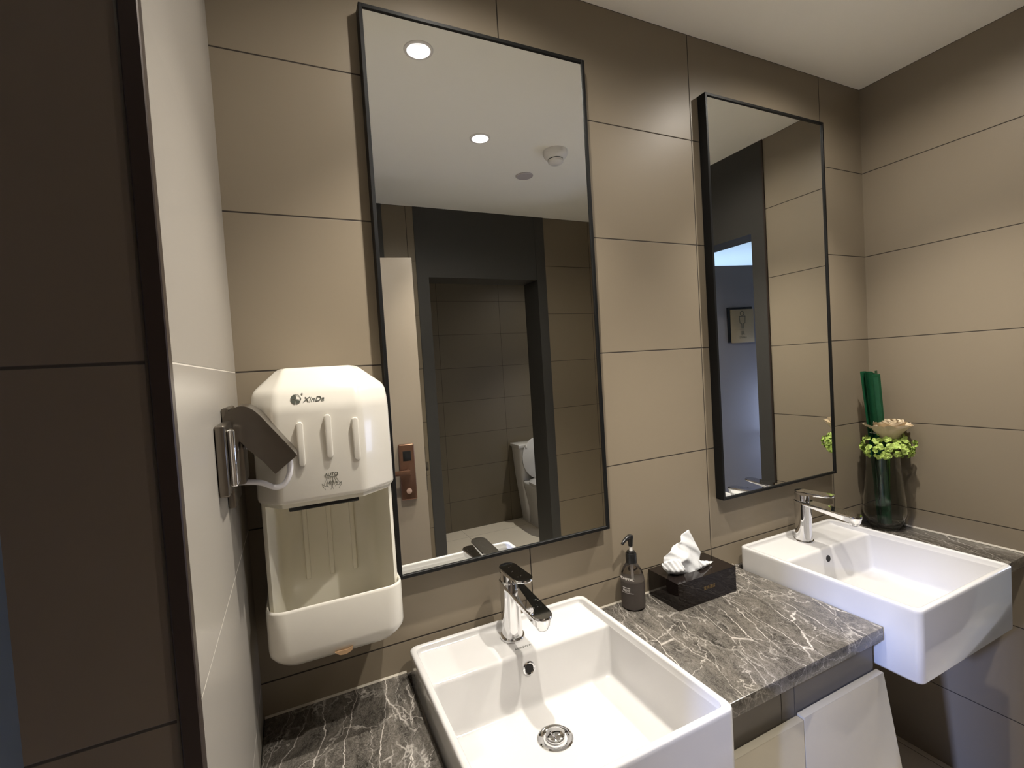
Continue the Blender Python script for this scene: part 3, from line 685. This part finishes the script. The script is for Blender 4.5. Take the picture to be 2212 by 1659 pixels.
# ================================================================== TISSUE BOX
tb = thing('tissue_box', 'glossy black acrylic tissue box on the worktop between the basins', 'tissue box', (1.046, -0.062, H))
bm = newbm()
x0, x1, y0, y1, zt_ = 0.9435, 1.150, -0.119, -0.008, H+0.070
n = 40; ow = [(1.028+0.052*math.cos(2*math.pi*k/n), -0.064+0.020*math.sin(2*math.pi*k/n)) for k in range(n)]
ou = []
for k in range(n):                      # match outline points to the oval by angle
    a = 2*math.pi*k/n; dx, dy = math.cos(a), math.sin(a); cx, cy_ = 1.028, -0.064
    tt = min([((x1-cx)/dx if dx > 1e-9 else 1e9), ((x0-cx)/dx if dx < -1e-9 else 1e9), ((y1-cy_)/dy if dy > 1e-9 else 1e9), ((y0-cy_)/dy if dy < -1e-9 else 1e9)]); ou.append([cx+dx*tt, cy_+dy*tt])
for c in ((x0, y0), (x1, y0), (x1, y1), (x0, y1)):
    k = min(range(n), key=lambda i: (ou[i][0]-c[0])**2+(ou[i][1]-c[1])**2); ou[k] = list(c)
loft(bm, [flat(ou, H+0.0005), flat(ou, zt_), flat(ow, zt_), flat(ow, zt_-0.004), flat([(u, v) for u, v in ow], H+0.006)], True, True)
finish('case', bm, 'acryl', tb, ang=30)
bm = newbm(); FM = lambda s, x: text_bm(s, 0.0105, basis((x, -0.1193, H+0.0335), (1, 0, 0), (0, 0, 1)), th=0.0003)
merge(bm, FM('\u5b9c\u5c1a\u9152\u5e97', 1.051)); finish('gold_lettering', bm, 'gold', tb, smooth=False)
# paper: folded sheet rising from the slot
def sheet(pts, nx, ny, f, th=0.0003):
    bm = bmesh.new(); g = [[bm.verts.new(f(i/(nx-1), j/(ny-1))) for i in range(nx)] for j in range(ny)]
    for j in range(ny-1):
        for i in range(nx-1): bm.faces.new((g[j][i], g[j][i+1], g[j+1][i+1], g[j+1][i]))
    return bm
def lerp(a, b, t): return a+(b-a)*t
def pl(P, t):
    s = t*(len(P)-1); i = min(int(s), len(P)-2); f = s-i
    p0, p1, p2, p3 = [Vector(P[min(max(k, 0), len(P)-1)]) for k in (i-1, i, i+1, i+2)]
    return 0.5*((2*p1)+(-p0+p2)*f+(2*p0-5*p1+4*p2-p3)*f*f+(-p0+3*p1-3*p2+p3)*f**3)
base = [(0.985, -0.070, 0.062), (1.000, -0.078, 0.062), (1.018, -0.072, 0.062), (1.036, -0.080, 0.062), (1.056, -0.070, 0.062), (1.074, -0.066, 0.062)]
mid = [(0.951, -0.064, 0.092), (0.975, -0.076, 0.100), (1.000, -0.082, 0.104), (1.026, -0.074, 0.112), (1.052, -0.060, 0.108), (1.090, -0.056, 0.100)]
topp = [(0.956, -0.058, 0.115), (0.976, -0.062, 0.134), (0.999, -0.056, 0.142), (1.010, -0.062, 0.150), (1.030, -0.052, 0.160), (1.060, -0.048, 0.166)]
def f1(u, v):
    a, b, c = pl(base, u), pl(mid, u), pl(topp, u)
    p = a.lerp(b, v*2) if v < 0.5 else b.lerp(c, v*2-1)
    q = 0.0026*math.sin(u*9+v*6)*math.sin(v*5+u*4)+0.0009*math.sin(u*27+v*19)*v
    return p+Vector((0.4*q, q*1.4, H+0.4*q))
bm = sheet(None, 60, 34, f1)
b2 = [(1.030, -0.078, 0.062), (1.056, -0.082, 0.062), (1.070, -0.076, 0.062)]
m2_ = [(1.050, -0.092, 0.076), (1.078, -0.088, 0.078), (1.100, -0.080, 0.0735)]
c2 = [(1.044, -0.090, 0.100), (1.066, -0.082, 0.090), (1.116, -0.076, 0.0745)]
def f2(u, v):
    a, b, c = pl(b2, u), pl(m2_, u), pl(c2, u); p = a.lerp(b, v*2) if v < 0.5 else b.lerp(c, v*2-1)
    q = 0.0012*math.sin(u*19+v*7); return p+Vector((0, q, H+abs(q)))
merge(bm, sheet(None, 20, 14, f2))
b3 = [(0.972, -0.062, 0.062), (0.990, -0.055, 0.062), (1.020, -0.050, 0.062)]
m3 = [(0.948, -0.066, 0.088), (0.966, -0.088, 0.083), (0.998, -0.092, 0.080)]
c3 = [(0.944, -0.060, 0.100), (0.962, -0.076, 0.114), (0.992, -0.078, 0.110)]
def f3(u, v):
    a, b, c = pl(b3, u), pl(m3, u), pl(c3, u); p = a.lerp(b, v*2) if v < 0.5 else b.lerp(c, v*2-1)
    q = 0.0016*math.sin(u*29+v*11); return p+Vector((0, q, H+abs(q)))
merge(bm, sheet(None, 26, 14, f3))
tp = finish('paper_tissue', bm, 'paper', ang=180)
sm = tp.modifiers.new('thick', 'SOLIDIFY'); sm.thickness = 0.0003
tag(tp, 'crumpled white paper tissue pulled up out of the black tissue box', 'tissue')

# ================================================================== VASE AND FLOWERS
vx, vy = 1.955, -0.072
va = thing('glass_vase', 'clear glass vase holding flowers in the corner behind the far basin', 'vase', (vx, vy, H+0.0003))
vp = [(0.0, 0.0), (0.036, 0.0), (0.042, 0.004), (0.054, 0.026), (0.0625, 0.050), (0.0635, 0.060), (0.061, 0.10), (0.056, 0.15), (0.052, 0.20), (0.049, 0.245), (0.049, 0.262)]
vi = [(0.0, 0.010), (0.034, 0.011), (0.041, 0.016), (0.0515, 0.030), (0.0597, 0.052), (0.0606, 0.061), (0.0584, 0.10), (0.0535, 0.15), (0.0497, 0.20), (0.0468, 0.245), (0.0470, 0.262)]
bm = newbm(); lathe(bm, vp+vi[::-1], (vx, vy, H+0.0003), 72, False, False); bmesh.ops.remove_doubles(bm, verts=bm.verts, dist=1e-5); finish('glass_body', bm, 'glass', va, ang=60)
# bundle of long blade leaves
lb = thing('leaf_bundle', 'tight bundle of long dark green blade leaves standing in the glass vase', 'leaves', (vx-0.02, vy, H+0.02))
rnd = random.Random(5)
for i in range(9):
    ang = 2*math.pi*i/9; k = 0.013
    bxx = vx-0.012+k*math.cos(ang); byy = vy-0.005+k*math.sin(ang)
    tx = 1.926+0.020*math.cos(ang)-0.010; ty = -0.060+0.018*math.sin(ang); tz = H+0.545+rnd.uniform(-0.012, 0.012)
    bm = newbm(); rings = []; nn = 14
    for j in range(nn+1):
        s = j/nn; c = Vector((lerp(bxx, tx, s)+0.004*math.sin(s*3), lerp(byy, ty, s), lerp(H+0.018, tz, s)))
        wd = (0.0095+0.004*s); a = ang+0.9; d = Vector((math.cos(a), math.sin(a), 0)); nn_ = Vector((-d.y, d.x, 0))
        rings.append([c-d*wd, c-d*wd*0.3+nn_*0.0022, c+nn_*0.0006, c+d*wd*0.3+nn_*0.0022, c+d*wd, c+d*wd*0.3-nn_*0.0006, c-nn_*0.0016, c-d*wd*0.3-nn_*0.0006])
    loft(bm, rings); finish('blade_leaf', bm, 'leafg', lb, ang=60)
bm = newbm(); tube(bm, [(1.934+0.022*math.cos(2*math.pi*k/16), -0.066+0.022*math.sin(2*math.pi*k/16), H+0.34) for k in range(17)], 0.0012, 6, 1); finish('tie', bm, 'silicone', lb)
def petal(bm, base, d, up, L_, W_, cup, curl, nu=8, nv=10, ruf=0.0, ph=0.0):
    d = Vector(d).normalized(); up = Vector(up).normalized(); sd = d.cross(up).normalized(); g = []
    for j in range(nv+1):
        v = j/nv; row = []
        wv = W_*math.sin(math.pi*min(1, 0.12+v*0.80))**0.7
        for i in range(nu+1):
            u = i/nu*2-1
            p = Vector(base)+d*L_*(v*math.cos(curl*v))+up*(L_*v*math.sin(curl*v)+cup*(u*u)*wv)+sd*u*wv+up*ruf*math.sin(u*7+ph+v*6)*v
            row.append(bm.verts.new(p))
        g.append(row)
    for j in range(nv):
        for i in range(nu): bm.faces.new((g[j][i], g[j][i+1], g[j+1][i+1], g[j+1][i]))
# lime hydrangea head
hc = Vector((1.938, -0.096, H+0.288))
hy = thing('hydrangea', 'lime green hydrangea head resting over the rim of the glass vase', 'flower', hc)
bm = newbm(); tube(bm, [(vx-0.005, vy+0.008, H+0.02), (vx+0.004, vy-0.005, H+0.14), tuple(hc-Vector((0, 0, 0.02)))], 0.0026, 8, 5); finish('stem', bm, 'stem', hy)
bm = newbm(); rnd = random.Random(11)
for i in range(62):
    th_ = math.acos(1-1.55*(i+0.5)/62); ph = i*2.39996+rnd.uniform(-.2, .2)
    n_ = Vector((math.sin(th_)*math.cos(ph), math.sin(th_)*math.sin(ph), math.cos(th_)))
    k = rnd.uniform(0.84, 1.12)
    c = hc+Vector((n_.x*0.064*k, n_.y*0.074*k, n_.z*0.046*k-0.010*math.sin(ph*1.5)))
    n_ = (n_+Vector((rnd.uniform(-.45, .45), rnd.uniform(-.45, .45), rnd.uniform(-.45, .45)))).normalized()
    t_ = n_.cross(Vector((0.3, 0.2, 1))).normalized(); a0 = rnd.uniform(0, 6); sz = rnd.uniform(.85, 1.25)
    for q in range(4):
        a = a0+q*math.pi/2; d = (Matrix.Rotation(a, 3, n_) @ t_)+n_*0.25
        petal(bm, c, d, n_, 0.0150*sz, 0.0082*sz, 0.30, -0.55, 6, 5, 0.0010, q)
finish('florets', bm, 'hyd', hy, ang=180)
# cream rose
rc = Vector((1.944, -0.098, H+0.322))
ro = thing('rose', 'cream artificial rose with wide curled petals above the green hydrangea', 'flower', rc)
bm = newbm(); tube(bm, [(vx+0.008, vy-0.004, H+0.02), (vx+0.01, vy-0.012, H+0.16), tuple(rc)], 0.0028, 8, 5); finish('stem', bm, 'stem', ro)
bm = newbm(); rnd = random.Random(2)
for ringi, (cnt, rad, L_, W_, tilt) in enumerate(((3, 0.012, 0.058, 0.020, 1.50), (3, 0.028, 0.064, 0.032, 1.38), (4, 0.042, 0.068, 0.038, 1.24), (5, 0.054, 0.066, 0.040, 1.12))):
    for q in range(cnt):
        a = 2*math.pi*q/cnt+ringi*0.7; o = Vector((math.cos(a), math.sin(a), 0)); d = o*math.cos(tilt)+Vector((0, 0, 1))*math.sin(tilt); up = -o*math.sin(tilt)+Vector((0, 0, 1))*math.cos(tilt)
        petal(bm, rc+o*rad*0.5, d, up, L_, W_, 0.45, (0.1, 0.0, -0.18, -0.30)[ringi], 10, 12, 0.0028, q*1.3)
finish('petals', bm, 'rose', ro, ang=180)

# ================================================================== CEILING FITTINGS
def make_downlight(loc, label, p1, p2):
    t = thing('downlight', label, 'ceiling light', (0, 0, 0), 'recessed round downlights')
    bm = newbm(); lathe(bm, [(0.0335, 0.0), (0.0335, -0.003), (0.0385, -0.0035), (0.0420, -0.002), (0.0425, 0.0)], (0, 0, 0), 48, False, False); finish('trim_ring', bm, 'lampw', t)
    bm = newbm(); lathe(bm, [(0.0335, -0.0030), (0.030, 0.012), (0.024, 0.028), (0.016, 0.034)], (0, 0, 0), 32, False, False); finish('reflector', bm, 'lampr', t, ang=10)
    bm = newbm(); lathe(bm, [(0, 0.0335), (0.0165, 0.0335), (0.0165, 0.0345), (0, 0.0345)], (0, 0, 0), 28); finish('led_lens', bm, 'led', t)
    t.location = loc
    for nm, deg, pw, bl in (('downlight_beam', 92, p1, 0.75), ('downlight_spill', 165, p2, 0.6)):
        l = bpy.data.lights.new(nm, 'SPOT'); l.energy = pw; l.spot_size = R(deg); l.spot_blend = bl; l.shadow_soft_size = 0.016; l.color = LAMP_COL
        o = bpy.data.objects.new(nm, l); COL.objects.link(o); o.parent = t; o.location = (0, 0, -0.006)
    return t
# holes are cut into the ceiling so the lamps sit in real recesses
LAMPS = [(0.491, -0.374), (0.848, -0.804), (1.500, -0.374), (2.30, -2.30)]
d1 = make_downlight((LAMPS[0][0], LAMPS[0][1], CEIL), 'recessed downlight above the near basin, larger of the two seen in the tall mirror', 37, 6.5)
dup(d1, (LAMPS[1][0], LAMPS[1][1], CEIL), 'recessed downlight nearer the smoke detector, smaller of the two seen in the tall mirror')
dup(d1, (LAMPS[2][0], LAMPS[2][1], CEIL), 'recessed downlight above the far basin, just out of view')
dup(d1, (LAMPS[3][0], LAMPS[3][1], CEIL), 'recessed downlight inside the toilet cubicle, out of view')
ce = bpy.data.objects['ceiling']
bm = newbm()
for x, y in LAMPS: lathe(bm, [(0, -0.02), (0.0336, -0.02), (0.0336, 0.045), (0, 0.045)], (x, y, CEIL), 32)
cut = finish('cutter', bm, 'ceil', smooth=False)
mo = ce.modifiers.new('b', 'BOOLEAN'); mo.object = cut; mo.operation = 'DIFFERENCE'; mo.solver = 'EXACT'
bpy.context.view_layer.update(); dg = bpy.context.evaluated_depsgraph_get()
nm_ = bpy.data.meshes.new_from_object(ce.evaluated_get(dg)); ce.modifiers.clear(); ce.data = nm_; bpy.data.objects.remove(cut)

sd = thing('smoke_detector', 'white round smoke detector on the ceiling, reflected in the tall mirror', 'smoke detector', (1.200, -0.812, CEIL))
bm = newbm(); lathe(bm, [(0, 0), (0.052, 0), (0.052, -0.016), (0.049, -0.024), (0.040, -0.034), (0.034, -0.036), (0, -0.036)], (1.200, -0.812, CEIL), 48); finish('base', bm, 'lampw', sd)
bm = newbm(); lathe(bm, [(0, -0.035), (0.032, -0.035), (0.032, -0.041), (0, -0.041)], (1.200, -0.812, CEIL), 40); finish('smoke_slot', bm, 'dark', sd)
bm = newbm(); lathe(bm, [(0, -0.040), (0.034, -0.040), (0.033, -0.049), (0.026, -0.054), (0, -0.055)], (1.200, -0.812, CEIL), 40); finish('sensor_cap', bm, 'lampw', sd)
bm = newbm(); lathe(bm, [(0, 0), (0.042, 0), (0.042, -0.003), (0.039, -0.005), (0, -0.005)], (1.189, -1.087, CEIL), 48)
tag(finish('ceiling_cover', bm, 'disc', ang=30), 'flat pinkish-grey round cover on the ceiling beside the smoke detector', 'ceiling cover')

# ================================================================== TOILET
tx, ty0 = 2.125, -3.095
to = thing('toilet', 'white toilet with raised lid inside the dim cubicle, reflected in the tall mirror', 'toilet', (tx, ty0+0.3, 0))
bm = newbm(); Rg = []
for z, wx, yf_, r in ((0.0, 0.115, 0.50, 0.09), (0.03, 0.110, 0.49, 0.09), (0.15, 0.118, 0.50, 0.10), (0.28, 0.150, 0.58, 0.12), (0.36, 0.178, 0.64, 0.15), (0.395, 0.183, 0.65, 0.16), (0.402, 0.176, 0.645, 0.155)):
    Rg.append(flat(rr(tx-wx, tx+wx, ty0+0.10, ty0+yf_, r, 8), z))
loft(bm, Rg); finish('bowl', bm, 'ceramic', to, ang=60)
bm = newbm(); Rg = []
for z, wx, d_ in ((0.0, 0.115, 0.16), (0.30, 0.150, 0.17), (0.42, 0.165, 0.17), (0.70, 0.188, 0.185)): Rg.append(flat(rr(tx-wx, tx+wx, ty0, ty0+d_, 0.03), z))
loft(bm, Rg); finish('tank', bm, 'ceramic', to, ang=60)
bm = newbm(); box(bm, tx-0.195, tx+0.195, ty0-0.001, ty0+0.192, 0.70, 0.735, bev=0.008, seg=3); finish('tank_lid', bm, 'ceramic', to)
bm = newbm(); Rg = []
def egg(k, y): return [(tx+0.175*k*math.cos(a), y, 0.60+0.195*k*math.sin(a)) for a in [2*math.pi*q/40 for q in range(40)]]
def lean(pts): return [(x, y-(z-0.40)*0.08, z) for x, y, z in pts]
yl = ty0+0.235
loft(bm, [lean(egg(0.96, yl-0.012)), lean(egg(1.0, yl-0.006)), lean(egg(1.0, yl)), lean(egg(0.97, yl+0.004))])
ld = finish('lid', bm, 'ceramic', to, ang=50)
for sx_, sz_ in ((-0.13, 0.72), (0.13, 0.72), (-0.06, 0.43), (0.06, 0.43)):
    bm = newbm(); box(bm, tx+sx_-0.009, tx+sx_+0.009, yl-(sz_-0.4)*0.08, yl-(sz_-0.4)*0.08+0.012, sz_-0.014, sz_+0.014, bev=0.004); finish('lid_buffer', bm, 'whitep', ld)
bm = newbm(); Rg = [flat(rr(tx-0.182, tx+0.182, ty0+0.215, ty0+0.66, 0.16, 8), 0.403), flat(rr(tx-0.182, tx+0.182, ty0+0.215, ty0+0.66, 0.16, 8), 0.420), flat(rr(tx-0.12, tx+0.12, ty0+0.29, ty0+0.60, 0.11, 8), 0.420), flat(rr(tx-0.12, tx+0.12, ty0+0.29, ty0+0.60, 0.11, 8), 0.405)]
loft(bm, Rg); finish('seat', bm, 'ceramic', to)
